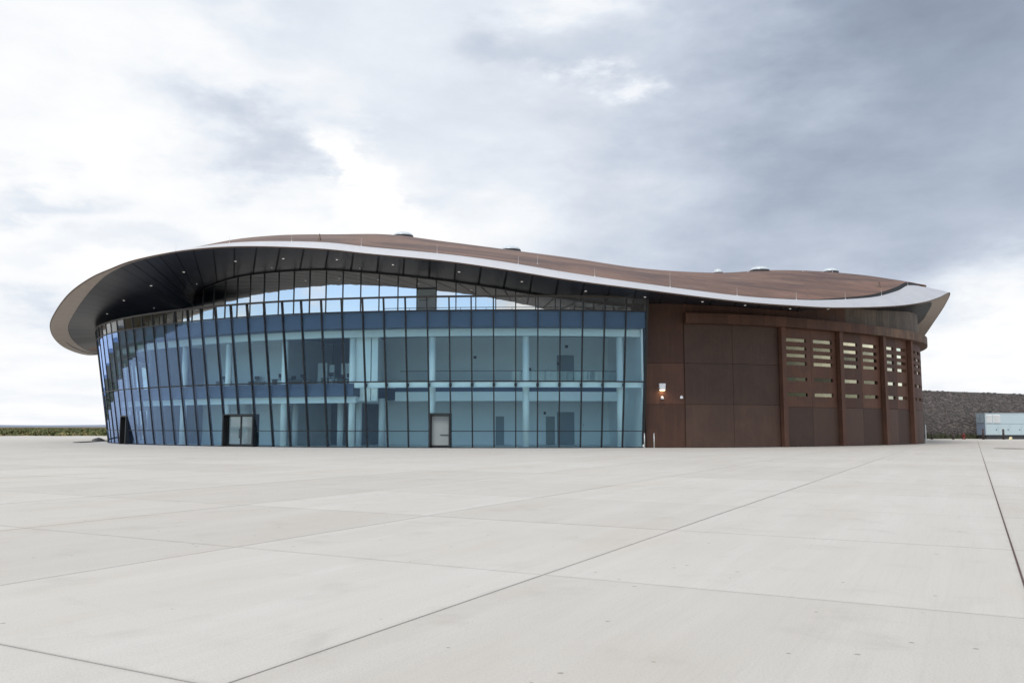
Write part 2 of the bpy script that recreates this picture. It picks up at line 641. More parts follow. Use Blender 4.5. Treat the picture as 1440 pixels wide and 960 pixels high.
# one slab mesh, chamfered edges, shared by all
h = SLAB / 2
g = .008
sm = MB()
ring = lambda r, z: [(-r, -r, z), (r, -r, z), (r, r, z), (-r, r, z)]
levels = [ring(h - g, -.05), ring(h - g, -.003), ring(h - g - .003, 0)]
for L in levels:
    sm.v += L
for k in range(2):
    for q in range(4):
        w = (q + 1) % 4
        sm.f.append((k * 4 + q, k * 4 + w, k * 4 + 4 + w, k * 4 + 4 + q))
sm.f.append((8, 9, 10, 11))
first = None
for (i, j) in sorted(cells):
    loc = (-(j + .5) * SLAB, (i + .5) * SLAB, random.uniform(-.0015, .0015))
    if first is None:
        first = sm.build('concrete_slab', M['slab'], apron, loc=loc)
    else:
        o = first.copy()
        COL.objects.link(o)
        o.location = loc
        o.parent = apron
# the wider sealed joint that runs towards the generator
sj = MB()
for k in range(-2, 22):
    y0 = k * SLAB
    sj.box(SLAB - .010, SLAB + .010, y0 + .01, y0 + SLAB - .01, .0005, .004)
sj.build('sealed_joint', plain('sealant', (.085, .045, .038), .7), apron, loc=(0, 0, 0))


def desert():
    b_ = MB()
    rad = [0, 40, 90, 150, 220, 320, 480, 800, 1500, 3000, 6000, 12000, 30000]
    n = 72
    for r in rad[1:]:
        for k in range(n):
            a = 2 * math.pi * k / n
            b_.v.append((r * math.cos(a), r * math.sin(a), -.12))
    for q in range(len(rad) - 2):
        for k in range(n):
            l = (k + 1) % n
            b_.f.append((q * n + k, q * n + l, q * n + n + l, q * n + n + k))
    b_.f.append(tuple(range(n)))
    m, b, bs = mat('desert_scrub_ground')
    pos = b.n('ShaderNodeNewGeometry').outputs['Position']
    n1 = b.noise(pos, .035, 6, .6)
    n2 = b.noise(b.scale_vec(pos, .012, .05, 1), 1.0, 5, .6)
    n3 = b.noise(pos, .6, 4, .6)
    c = b.mix(b.sstep(n1, .4, .6), (.17, .11, .07), (.11, .105, .042))
    c = b.mix(b.m('MULTIPLY', b.sstep(n2, .48, .62), .7), c, (.070, .076, .032))
    c = b.mix(b.m('MULTIPLY', b.sstep(n3, .5, .7), .5), c, (.16, .135, .08))
    b.put(bs.inputs['Base Color'], c)
    bs.inputs['Roughness'].default_value = .95
    bs.inputs['Specular IOR Level'].default_value = .1
    o = b_.build('desert_ground', m)
    tag(o, kind='structure')


desert()


def hills():
    mb = MB()
    mt = plain('hazed_hill', (.20, .24, .31), .95, 0, .15, .0006)  # aerial haze is put into the hills' bluish colour
    rows = [[], [], []]
    for k in range(181):
        a = R(-90 + k)
        w = .5 + .5 * math.sin(k * .21 + 1.0) * math.sin(k * .083)
        hgt = 26 + 48 * w + 14 * math.sin(k * .9) * w
        d = 15000
        rows[0].append((math.sin(a) * (d - 3500), math.cos(a) * (d - 3500), -1))
        rows[1].append((math.sin(a) * d, math.cos(a) * d, hgt))
        rows[2].append((math.sin(a) * (d + 3500), math.cos(a) * (d + 3500), -1))
    mb.grid(rows)
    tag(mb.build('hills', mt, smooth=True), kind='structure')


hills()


def scrub():
    """low desert bushes: clumps of small leaf faces, uncountable"""
    mats = [plain('scrub_green', (.095, .105, .034), .9, 0, .4, .05), plain('scrub_straw', (.26, .21, .085), .9, 0, .3, .05)]
    for kind, mt in enumerate(mats):
        mb = MB()
        rng = random.Random(11 + kind)
        for k in range(5200 if kind == 0 else 2600):
            side = rng.random()
            az = R(rng.uniform(-46, -18)) if side < .75 else R(rng.uniform(20, 46))
            if rng.random() < .16:
                az = R(rng.uniform(90, 270))
            d = 165 + 700 * rng.random() ** 1.7
            if abs(az) > R(50):
                d = 150 + 260 * rng.random()
            x, y = math.sin(az) * d, math.cos(az) * d
            if -85 < y < 162 and abs(x) < 205:
                continue
            r = rng.uniform(.35, 1.1) * (1 if kind == 0 else .7)
            for q in range(8):
                a = rng.uniform(0, 6.28)
                rr = r * rng.uniform(.1, 1)
                c = Vector((x + rr * math.cos(a), y + rr * math.sin(a), -.12 + r * rng.uniform(.15, .85)))
                s = r * rng.uniform(.25, .5)
                u = Vector((rng.gauss(0, 1), rng.gauss(0, 1), rng.gauss(0, 1))).normalized()
                w = u.orthogonal().normalized()
                mb.quad(c - u * s, c - w * s * .6, c + u * s, c + w * s * .6)
        o = mb.build('desert_scrub', mt)
        tag(o, ['low green desert bushes beyond the edge of the concrete apron',
                'dry straw coloured grass tufts among the desert bushes'][kind], 'scrub', kind='stuff')


scrub()

# ------------------------------------------------------------------ the terminal building
ROOT = empty('terminal_building', (0, 72, 0))
tag(ROOT, 'sweeping low terminal with brown shell roof, leaning blue glass front and rusted steel wall', 'building')

# ---- roof edge stations: px, py of the outer lower edge, its depth, soffit height at the wall, band width, fascia in / up, riser
ST = [
    (150, 497, 117, 12.2, .6, .8, .10, .03), (122, 498.9, 107, 12.2, 1.0, .8, .10, .03), (94, 490.5, 98.5, 12.2, 1.5, .8, .10, .03),
    (76, 476, 94, 12.25, 1.7, .8, .10, .03), (70, 457.5, 89.6, 12.3, 1.75, .8, .10, .03), (78.7, 436.8, 83.8, 12.4, 1.65, .8, .10, .03),
    (97.5, 412.5, 78.4, 12.6, 1.4, .8, .10, .03), (125.6, 392, 74.6, 12.8, .85, .75, .12, .03),
    (153.7, 379, 71.6, 13.1, .40, .7, .12, .03), (191, 365.6, 68.8, 13.6, .25, .7, .14, .03),
    (260, 352.5, 65.8, 14.0, .2, .6, .28, .03), (340, 347, 64.0, 14.35, .2, .6, .46, .03),
    (445, 350, 62.8, 14.4, .2, .6, .60, .03), (520, 357.5, 62.5, 14.05, .2, .6, .61, .03),
    (620, 367, 62.3, 13.45, .2, .6, .62, .03), (700, 378, 62.1, 12.9, .2, .6, .66, .03),
    (800, 394, 62.0, 12.1, .2, .6, .64, .03), (900, 407, 62.1, 11.7, .25, .62, .56, .03),
    (1037, 424, 63, 11.5, .3, .66, .54, .03), (1120, 430.5, 64.8, 11.5, .35, .8, .60, .05),
    (1180, 433, 67, 11.7, .5, 1.0, .72, .10), (1254, 431, 71.5, 12.2, .9, 1.6, .95, .24),
    (1295, 426, 75.5, 12.4, 1.4, 2.1, 1.26, .34), (1318, 419.5, 78.5, 12.6, 1.7, 2.4, 1.45, .30),
    (1336, 412, 82.5, 12.8, 1.9, 2.2, .62, .04), (1329, 429, 88, 12.8, 2.0, 1.4, .35, .02),
    (1314, 452, 95, 12.8, 2.0, 1, .3, .03), (1296, 477, 105, 12.8, 2.0, 1, .3, .03), (1282, 488, 116, 12.8, 2.0, 1, .3, .03)]
RIDGE = [Vector(p) for p in [(-20, 122, 14.6), (-22, 113, 14.8), (-24, 106, 15), (-25, 103, 15.2), (-25.5, 100, 15.4), (-26, 96, 15.9), (-26.2, 92.5, 16.4),
                             (-26.2, 89.5, 17), (-26, 87, 17.5), (-25.8, 85, 18.1)]]
RIDGE += [at_depth(*q) for q in [(338, 342.5, 82), (400, 333.5, 84), (480, 332, 84.5), (549, 331.3, 84.5), (630, 341.5, 84), (712, 352, 83.5),
                                 (805, 363.8, 83), (905, 378.3, 83.5), (1005, 384, 87), (1076, 380.3, 91), (1138, 381, 92.5), (1205, 386, 91.5),
                                 (1262, 394, 88.5), (1292, 399.5, 85.5), (1301, 406.5, 83.0)]]
RIDGE += [Vector(p) for p in [(42.2, 93, 13.4), (42.5, 101, 13.2), (41, 110, 13), (38, 120, 12.4)]]

def px_of(p):
    c, s = math.cos(PITCH), math.sin(PITCH)
    v = Vector(p) - Vector((0, 0, EYE))
    d = v.y * c + v.z * s
    return 720 + F_PX * v.x / d, 480 - F_PX * (-v.y * s + v.z * c) / d


CLO = -2.3          # the clerestory stands back from the foot of the glass
CO = []
HEAD = [(217, 432), (232, 422), (260, 410.6), (320, 391), (370, 381.5), (416, 379), (466, 378), (520, 382.5), (578, 387.7), (620, 393),
        (703, 404.3), (766, 416), (812, 421), (912, 428)]


def head_y(px):
    for (a, ya), (c, yc) in zip(HEAD, HEAD[1:]):
        if a <= px <= c:
            return ya + (yc - ya) * (px - a) / (c - a)
    return HEAD[0][1]


ctl = []
for k, q in enumerate(ST):
    e = at_depth(q[0], q[1], q[2])
    s_in = ALL.nearest(e.x, e.y)
    co = CLO if k <= 16 else (-1.3 if k == 17 else -.5)
    zc = q[3]
    if 240 < q[0] < 1130 and 9 < k < 21:
        # panel joints run straight on from the window posts towards the apron
        s_in = min((d for d in ALL.s if ALL.s[0] + 25 < d < ALL.L - 25), key=lambda d: abs(px_of(ALL.off(d, co, q[3]))[0] - (q[0] - 4)))
        if k <= 16:
            zc = at_depth(q[0] - 4, head_y(q[0] - 4), ALL.off(s_in, co, 0).y).z
    if k in (8, 9):
        tp = {8: 198, 9: 224}[k]
        s_in = min((d for d in ALL.s if 25 < d < ALL.L - 25), key=lambda d: abs(px_of(ALL.off(d, co, q[3]))[0] - tp))
        zc = 12.75 if k == 8 else 13.05
    CO.append(co)
    r = RIDGE[k]
    ctl.append((e.x, e.y, e.z, s_in, zc, q[4], q[5], q[6], q[7], r.x, r.y, r.z, CO[-1]))
# keep the inner stations monotone along the wall
for k in range(1, len(ctl)):
    if ctl[k][3] <= ctl[k - 1][3] + .8:
        c = list(ctl[k]); c[3] = ctl[k - 1][3] + 1.2; ctl[k] = tuple(c)
dense = catmull(ctl, 20)
# resample by edge length
cum = [0.0]
for a, b in zip(dense, dense[1:]):
    cum.append(cum[-1] + math.dist(a[:3], b[:3]))


def station(d):
    d = min(max(d, 0), cum[-1] - 1e-6)
    lo, hi = 0, len(cum) - 1
    while hi - lo > 1:
        m = (lo + hi) // 2
        if cum[m] <= d:
            lo = m
        else:
            hi = m
    t = (d - cum[lo]) / (cum[hi] - cum[lo])
    a, b = dense[lo], dense[hi]
    v = [x + (y - x) * t for x, y in zip(a, b)]
    S = {}
    S['E'] = Vector(v[:3])
    S['C'] = ALL.off(v[3], v[12], v[4])
    S['band'], S['din'], S['dup'], S['ris'] = v[5:9]
    S['Rg'] = Vector(v[9:12])
    k0, k1 = dense[max(lo - 4, 0)], dense[min(hi + 4, len(dense) - 1)]
    tg = Vector((k1[0] - k0[0], k1[1] - k0[1], 0)).normalized()
    S['in'] = Vector((-tg.y, tg.x, 0))
    S['sC'] = v[3]
    return S


NS = 220
stations = [station(cum[-1] * k / NS) for k in range(NS + 1)]


def fascia_pts(S):
    E, I = S['E'], S['in']
    din, dup = S['din'], S['dup']
    pts = [E + I * .10 + Vector((0, 0, -.035)), E + Vector((0, 0, .0)), E + I * -.015 + Vector((0, 0, .05))]
    for t in (.2, .45, .7, 1.0):
        pts.append(E + I * (din * t) + Vector((0, 0, .05 + dup * (math.sin(t * math.pi / 2) * .35 + t * .65))))
    return pts


fa = MB()
fa.grid([fascia_pts(S)[2:] for S in stations])
FASCIA = fa.build('fascia', M['fascia'], ROOT, True)
tag(FASCIA, 'smooth pale metal edge band running round the roof')
tr = MB()
tr.grid([fascia_pts(S)[:3] for S in stations])
tr.build('edge_trim', M['edge_brown'], FASCIA, True)


def inner_edge(S):
    return fascia_pts(S)[-1]


def roof_pt(S, t):
    """0 at the fascia, 1 at the crest, 2 at the far side"""
    a = inner_edge(S) + S['in'] * .12 + Vector((0, 0, S['ris']))
    r = S['Rg']
    if t <= 1:
        p = a.lerp(r, t)
        p.z = a.z + (r.z - a.z) * (1 - (1 - t) ** 1.18)
        return p
    u = t - 1
    far = Vector((r.x * .92, r.y + 60, 5.0))
    p = r.lerp(far, u)
    p.z = r.z + (far.z - r.z) * u ** 1.6
    return p


ro = MB()
TS = [0, .03, .08, .16, .25, .35, .45, .55, .65, .75, .85, .93, 1.0, 1.06, 1.15, 1.3, 1.5, 1.75, 2.0]
ro.grid([[roof_pt(S, t) for t in TS] for S in stations])
ROOF = ro.build('roof', M['roof'], ROOT, True)
tag(ROOF, 'brown weathered shell roof with two gentle swells')
ri = MB()
ri.grid([[inner_edge(S) + S['in'] * .02 + Vector((0, 0, -.05)), roof_pt(S, 0) + S['in'] * .02] for S in stations])
ri.build('gutter_riser', M['joint'], ROOF)

# soffit: dark backing, then single panels with open joints, an outer bronze band
so = MB()
so.grid([[S['E'] + S['in'] * .1 + Vector((0, 0, .02)), S['E'].lerp(S['C'], .5) + Vector((0, 0, .10)), S['C'] + Vector((0, 0, .06))] for S in stations])
SOFFIT = so.build('soffit', M['joint'], ROOT)
tag(SOFFIT, 'dark panelled underside of the overhanging roof')


def soffit_pt(S, t):
    """0 at the inner side of the bronze band, 1 at the wall"""
    w = (S['C'] - S['E'])
    b0 = min(.6, S['band'] / max(w.length, .1))
    q = b0 + (1 - b0) * t
    p = S['E'].lerp(S['C'], q)
    return p


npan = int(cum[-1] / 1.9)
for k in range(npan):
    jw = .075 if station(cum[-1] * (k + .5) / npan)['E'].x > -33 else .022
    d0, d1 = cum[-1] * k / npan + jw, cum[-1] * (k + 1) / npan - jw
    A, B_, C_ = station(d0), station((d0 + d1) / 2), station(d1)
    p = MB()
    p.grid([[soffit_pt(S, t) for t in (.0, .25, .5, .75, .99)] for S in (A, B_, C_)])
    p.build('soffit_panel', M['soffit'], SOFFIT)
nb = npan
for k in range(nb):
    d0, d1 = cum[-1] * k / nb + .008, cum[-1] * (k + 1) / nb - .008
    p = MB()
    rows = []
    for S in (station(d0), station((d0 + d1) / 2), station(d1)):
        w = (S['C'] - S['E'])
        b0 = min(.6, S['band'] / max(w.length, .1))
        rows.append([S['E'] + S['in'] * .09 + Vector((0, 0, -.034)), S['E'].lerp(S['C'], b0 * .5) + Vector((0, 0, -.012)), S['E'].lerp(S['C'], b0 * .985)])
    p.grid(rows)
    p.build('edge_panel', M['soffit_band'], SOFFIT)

# downlights in the soffit
def station_for(px, fn):
    best = None
    for k in range(0, NS * 4 + 1):
        S = station(cum[-1] * k / (NS * 4))
        x, y = px_of(fn(S))
        if S['E'].y > 97:
            continue
        if best is None or abs(x - px) < best[0]:
            best = (abs(x - px), S)
    return best[1]


def downlight(px, t, r=.085):
    S = station_for(px, lambda s: soffit_pt(s, t))
    p = soffit_pt(S, t)
    mb = MB()
    mb.lathe(p, [(r * 1.25, .0), (r * 1.25, -.035), (r * .95, -.035), (r * .9, -.01)], 14)
    o = mb.build('downlight', M['white_metal'], SOFFIT)
    mb = MB()
    mb.v += [(p.x + r * .9 * math.cos(a), p.y + r * .9 * math.sin(a), p.z - .02) for a in [2 * math.pi * k / 14 for k in range(14)]]
    mb.f.append(tuple(range(13, -1, -1)))
    mb.build('downlight_lens', M['down_glow'], SOFFIT)


for px in (151, 174, 212, 258, 330, 399, 475, 552, 644, 733, 822, 907, 987, 1049, 1110, 1164):
    downlight(px, .42)
for px in (217, 276, 381, 505, 1288):
    downlight(px, .8, .05)

# lightning rods along the fascia and on the swells
def rod(p, hgt):
    mb = MB()
    mb.tube(p - Vector((0, 0, .06)), p + Vector((0, 0, .05)), .05, .04, 8)
    mb.tube(p + Vector((0, 0, .05)), p + Vector((0, 0, hgt)), .011, .005, 6)
    mb.build('lightning_rod', M['rod'], ROOF)


for px in (248, 322, 409, 508, 615, 728, 838, 941, 1037, 1119, 1188, 1240, 1277, 1300):
    S = station_for(px, inner_edge)
    rod(inner_edge(S), .62 if px != 941 else 1.1)
for px, t in ((756, .12), (1051, .8), (1130, .82), (1171, .92), (549, .97), (448, .1), (1236, .2)):
    S = station_for(px, lambda s: roof_pt(s, t))
    p = roof_pt(S, t)
    if px in (448, 1236):
        mb = MB()
        mb.lathe(p, [(.16, -.05), (.12, .1), (.05, .3), (.03, .5), (.0, .52)], 10)
        mb.build('roof_vent', M['edge_brown'], ROOF)
    else:
        rod(p, .7)
# skylight domes
for px, t, r in ((402, .99, .80), (567, .985, 1.0), (717, .985, 1.0), (1010, 1.0, .5), (1068, .88, .98), (1168, .99, .85)):
    S = station_for(px, lambda s: roof_pt(s, t))
    p = roof_pt(S, t)
    mb = MB()
    mb.lathe(p, [(r * 1.03, -.35), (r * 1.03, .03), (r * .9, .05)], 28)
    c = mb.build('skylight_curb', M['dark'], ROOF)
    mb = MB()
    mb.lathe(p + Vector((0, 0, .04)), [(r * math.cos(a), .40 * math.sin(a)) for a in [R(q) for q in (0, 15, 30, 45, 60, 75, 88)]], 28)
    mb.build('skylight', M['dome'], ROOF, True)


# ---- leaning curtain wall
def gpt(s, z, o=0.0):
    """point on the leaning glass plane; o moves outward"""
    return GW.off(s, LEAN * z + o, z)


n_bay = int((GW.L - 4) / BAY)
sb = [GW.L - .06 - k * BAY for k in range(n_bay + 1)]      # from the steel wall to the left
LV = [.06, 1.32, 5.2, TERR, TOP]


def strip(P, s0, s1, o0, o1, z0, z1, lean=0.0, step=.8):
    """curved box that follows a path"""
    n = max(1, int(abs(s1 - s0) / step))
    mb = MB()
    rows = []
    for k in range(n + 1):
        s = s0 + (s1 - s0) * k / n
        rows.append([P.off(s, o1 + lean * z0, z0), P.off(s, o1 + lean * z1, z1), P.off(s, o0 + lean * z1, z1), P.off(s, o0 + lean * z0, z0),
                     P.off(s, o1 + lean * z0, z0)])
    mb.grid(rows)
    for r in (rows[0], rows[-1]):
        i = len(mb.v)
        mb.v += [tuple(p) for p in r[:4]]
        mb.f.append((i, i + 1, i + 2, i + 3))
    return mb


s_lo = sb[-1]
mb = strip(GW, s_lo, GW.L, -.14, .14, 0, .07, LEAN)
CW = mb.build('curtain_wall', M['frame'], ROOT)
tag(CW, 'outward leaning blue glass front with dark mullions')
strip(GW, s_lo, GW.L, -.09, .13, TOP, TOP + .13, LEAN).build('coping_rail', M['rail'], CW)


def bay_of_px(px):
    s = GW.s_of_px(px)
    return min(range(n_bay), key=lambda k: abs((sb[k] + sb[k + 1]) / 2 - s))


D1 = bay_of_px(625)
D2 = bay_of_px(342)
D3 = bay_of_px(175)
door_bays = {D1: 1, D2: 1, D2 + 1: 1, D3: 1}
DOOR_H = 2.62

for z, w in ((1.32, .03), (5.2, .05), (TERR, .05)):
    runs = []
    k = 0
    while k < n_bay:
        if z < 2 and k in door_bays:
            k += 1
            continue
        k0 = k
        while k < n_bay and not (z < 2 and k in door_bays):
            k += 1
        runs.append((sb[k0], sb[k]))
    for a, c in runs:
        strip(GW, c, a, -.05, .045, z - w, z + w, LEAN).build('transom', M['frame'], CW)

for k, s in enumerate(sb):
    p, t, n = GW.at(s)
    hw = .045 if k else .10
    mb = MB()
    z0, z1 = 0.0, TOP + .02
    if k - 1 == D2:
        z0 = DOOR_H
    c = []
    for z in (z0, z1):
        for (a, o) in ((-hw, .06), (hw, .06), (hw, -.20), (-hw, -.20)):
            q = p + t * a + n * (LEAN * z + o)
            c.append((q.x, q.y, z))
    mb.hexa(c)
    mb.build('mullion', M['frame'], CW)

for k in range(n_bay):
    s1, s0 = sb[k] - .03, sb[k + 1] + .03
    rows = [(LV[i], LV[i + 1]) for i in range(4)]
    if k in door_bays:
        rows = [(DOOR_H + .08, LV[2]), rows[2], rows[3]]
    for z0, z1 in rows:
        mb = MB()
        tw = [random.gauss(0, .006) for _ in range(3)]      # panes never sit perfectly true
        c = []
        for z, oz in ((z0, tw[0]), (z1, tw[1])):
            for (s, o) in ((s0, .011), (s1, .011), (s1, -.011), (s0, -.011)):
                c.append(gpt(s, z, o + oz + (tw[2] if s == s0 else 0)))
        mb.hexa(c)
        mb.build('glass_pane', M['glass'] if z1 < TOP - .1 else M['glass_top'], CW)

# small brackets that tie the mullions to the floor beam in the atrium
S_ATR = GW.s_of_px(497)
for k, s in enumerate(sb):
    if s > S_ATR and k > 0:
        p, t, n = GW.at(s)
        mb = MB()
        c = []
        for z in (4.80, 5.08):
            for (a, o) in ((-.11, LEAN * 5 - .2), (.11, LEAN * 5 - .2), (.11, .5), (-.11, .5)):
                q = p + t * a + n * o
                c.append((q.x, q.y, z))
        mb.hexa(c)
        mb.build('bracket', M['dark'], CW)


def glazed_door(k0, nb_, leaf_mat):
    """upright portal standing in the leaning wall"""
    s1, s0 = sb[k0], sb[k0 + nb_]
    p0, p1 = GW.at(s0)[0], GW.at(s1)[0]
    t = (p1 - p0).normalized()
    n = Vector((t.y, -t.x))
    W = (p1 - p0).length
    base = p0 + n * .06

    def P(a, o, z):
        q = base + t * a + n * o
        return (q.x, q.y, z)

    def bx(mb, a0, a1, o0, o1, z0, z1):
        mb.hexa([P(a0, o1, z0), P(a1, o1, z0), P(a1, o0, z0), P(a0, o0, z0), P(a0, o1, z1), P(a1, o1, z1), P(a1, o0, z1), P(a0, o0, z1)])
    fr = MB()
    bx(fr, -.02, .12, -.3, .42, 0, DOOR_H)
    bx(fr, W - .12, W + .02, -.3, .42, 0, DOOR_H)
    bx(fr, -.02, W + .02, -.3, .42, DOOR_H, DOOR_H + .11)
    bx(fr, .0, W, -.3, .1, 0, .035)
    D = fr.build('door', M['frame'], ROOT)
    tag(D, 'dark framed entrance door set upright in the leaning glass')
    lw = (W - .24) / nb_
    for i in range(nb_):
        a0 = .12 + lw * i
        a1 = a0 + lw
        lf = MB()
        st = .085 if leaf_mat == 'glass_in' else .05
        for (x0, x1, z0, z1) in ((a0 + .01, a0 + st, .04, DOOR_H - .02), (a1 - st, a1 - .01, .04, DOOR_H - .02),
                                 (a0 + st, a1 - st, .04, .22), (a0 + st, a1 - st, DOOR_H - .12, DOOR_H - .02)):
            bx(lf, x0, x1, -.05, .0, z0, z1)
        lf.build('door_leaf', M['frame'], D)
        gp = MB()
        bx(gp, a0 + st, a1 - st, -.03, -.015, .22, DOOR_H - .12)
        gp.build('door_glass', M[leaf_mat], D)
        hd = MB()
        bx(hd, (a0 + a1) / 2, a1 - st, .0, .05, 1.0, 1.05) if leaf_mat != 'glass_in' else bx(hd, a1 - .16 if i == 0 else a0 + .1, a1 - .12 if i == 0 else a0 + .14, .0, .06, .7, 1.5)
        hd.build('door_handle', M['dark'], D)


glazed_door(D1, 1, 'panel_grey')
glazed_door(D2, 2, 'glass_in')
glazed_door(D3, 1, 'dark')

# ---- clerestory above the terrace
s_cl0 = GW.nearest(-41.5, 88.8)
zc_at = {}
csort = sorted([(S['sC'], S['C'].z) for S in stations])


def soffit_z(s):
    for (a, za), (c, zc) in zip(csort, csort[1:]):
        if a <= s <= c:
            return za + (zc - za) * (s - a) / max(1e-6, c - a)
    return csort[0][1] if s < csort[0][0] else csort[-1][1]


ks = [k for k in range(n_bay + 1) if sb[k] > s_cl0]
CL = strip(GW, sb[ks[-1]], GW.L, CLO - .1, CLO + .08, TERR, TERR + .12).build('clerestory', M['frame'], ROOT)
tag(CL, 'upright mirror glass band under the roof above the terrace')
hd = MB()
rows = []
for i in range(121):
    s = sb[ks[-1]] + (GW.L - sb[ks[-1]]) * i / 120
    z = soffit_z(s)
    rows.append([GW.off(s, CLO + .10, z + .03), GW.off(s, CLO + .10, z - .14), GW.off(s, CLO - .10, z - .14), GW.off(s, CLO - .10, z + .03)])
hd.grid(rows)
hd.build('head_rail', M['frame'], CL)
D4 = bay_of_px(592)
cl_off = BAY * .5
cs = [s - cl_off * 0 for s in (sb[k] for k in ks)]
for i, s in enumerate(cs):
    p, t, n = GW.at(s)
    z1 = soffit_z(s)
    mb = MB()
    c = []
    for z in (TERR, z1):
        for (a, o) in ((-.04, .07), (.04, .07), (.04, -.1), (-.04, -.1)):
            q = p + t * a + n * (CLO + o)
            c.append((q.x, q.y, z))
    mb.hexa(c)
    mb.build('mullion', M['frame'], CL)
for i in range(len(cs) - 1):
    s1, s0 = cs[i] - .03, cs[i + 1] + .03
    za, zb = soffit_z(s0) - .1, soffit_z(s1) - .1
    z0 = TERR + .1
    isd = ks[i] == D4
    if isd:
        z0 = 13.15
    mb = MB()
    c = []
    tw = random.gauss(0, .004)
    for top in (0, 1):
        for (s, o) in ((s0, .011), (s1, .011), (s1, -.011), (s0, -.011)):
            z = z0 if not top else (za if s == s0 else zb)
            c.append(GW.off(s, CLO + o + (tw if s == s0 else 0), z))
    mb.hexa(c)
    mb.build('glass_pane', M['glass_cl'], CL)
    if isd:
        dp = strip(GW, s0, s1, CLO - .03, CLO + .05, TERR + .1, 13.0).build('terrace_door', M['panel_grey'], CL)
        tag(dp, 'pale grey solid door onto the terrace')
        strip(GW, s0 - .05, s1 + .05, CLO - .05, CLO + .1, 13.0, 13.15).build('door_head', M['frame'], CL)
        p, t, n = GW.at(s0)
        mb = MB()
        q0 = GW.off(s0 + .2, CLO + .09, 12.1)
        q1 = GW.off(s0 + 1.0, CLO + .09, 12.1)
        mb.tube(q0, q1, .03)
        mb.build('push_bar', M['dark'], CL)

# terrace hand rail
s_r0, s_r1 = GW.s_of_px(545), GW.L - .5
mb = MB()
nseg = 30
for i in range(nseg):
    a = s_r0 + (s_r1 - s_r0) * i / nseg
    c = s_r0 + (s_r1 - s_r0) * (i + 1) / nseg
    mb.tube(GW.off(a, .95, 11.0), GW.off(c, .95, 11.0), .025, seg=6, cap=False)
    if i % 3 == 0:
        mb.tube(GW.off(a, .95, 10.7), GW.off(a, .95, 11.0), .02, seg=6)
mb.build('terrace_rail', M['frame'], ROOT)

# ---- structure seen through the glass
s_end = GW.L - .12
strip(GW, s_lo, s_end, .2, 1.30, 9.45, TERR - .02, 0).build('terrace_slab_edge', M['slab_dark'], ROOT)
strip(GW, s_lo, s_end, -13.5, .195, 9.9, TERR - .03, 0, 2).build('terrace_slab', M['ceil'], ROOT)
strip(GW, s_lo, s_end, -.6, -.1, 8.88, 9.44, 0).build('roof_beam', M['white_wall'], ROOT)
strip(GW, s_lo, S_ATR, -13.5, .40, 4.10, 5.12, 0, 1.2).build('upper_floor', M['slab_dark'], ROOT)
strip(GW, s_lo, S_ATR, -.6, -.1, 3.58, 4.09, 0).build('floor_beam', M['white_wall'], ROOT)
strip(GW, S_ATR + .1, s_end, -.15, .45, 4.76, 5.22, 0).build('floor_beam', M['white_wall'], ROOT)
strip(GW, s_lo, s_end, -16, -.2, .004, .03, 0, 2).build('ground_floor', M['floor_in'], ROOT)
# atrium: balcony and back wall
strip(GW, S_ATR + 1.6, s_end, -10.6, -5.6, 4.66, 5.25, 0, 1.2).build('balcony_floor', M['slab_dark'], ROOT)
strip(GW, S_ATR + 1.6, s_end, -5.9, -5.5, 3.85, 4.65, 0, 1.2).build('balcony_fascia', M['white_wall'], ROOT)
mb = MB()
for i in range(13):
    a = S_ATR + 12.6 + (s_end - S_ATR - 13) * i / 13
    c = S_ATR + 12.6 + (s_end - S_ATR - 13) * (i + 1) / 13 - .05
    strip(GW, a, c, -5.73, -5.70, 5.28, 6.4, 0).build('balustrade_pane', M['glass_in'], ROOT)
strip(GW, S_ATR + 2, s_end, -5.75, -5.68, 6.41, 6.46, 0).build('hand_rail', M['dark'], ROOT)
IW = strip(GW, S_ATR - 2, s_end, -10.9, -10.62, .03, 9.88, 0, 1.2).build('interior_wall', M['white_wall'], ROOT)
S_LW = GW.s_of_px(322)
strip(GW, S_LW, S_ATR - 2.1, -13.6, -13.3, .03, 9.88, 0, 2).build('interior_wall', M['grey_wall'], ROOT)
strip(GW, s_lo, S_LW, -6.4, -6.2, .03, 9.88, 0, 2).build('interior_wall', M['white_wall'], ROOT)
s_x = GW.s_of_px(196)
strip(GW, s_x - .2, s_x, -6.19, -.7, .03, 4.09, 0, 2).build('interior_wall', M['grey_wall'], ROOT)
strip(GW, s_x - .2, s_x, -6.19, -.7, 5.13, 9.43, 0, 2).build('interior_wall', M['grey_wall'], ROOT)
strip(GW, S_LW - .2, S_LW, -13.6, -6.41, .03, 9.88, 0, 2).build('interior_wall', M['white_wall'], ROOT)
strip(GW, s_end - .02, s_end + .14, -10.9, .1, .03, 10.6, 0, 1).build('side_wall', M['white_wall'], ROOT)
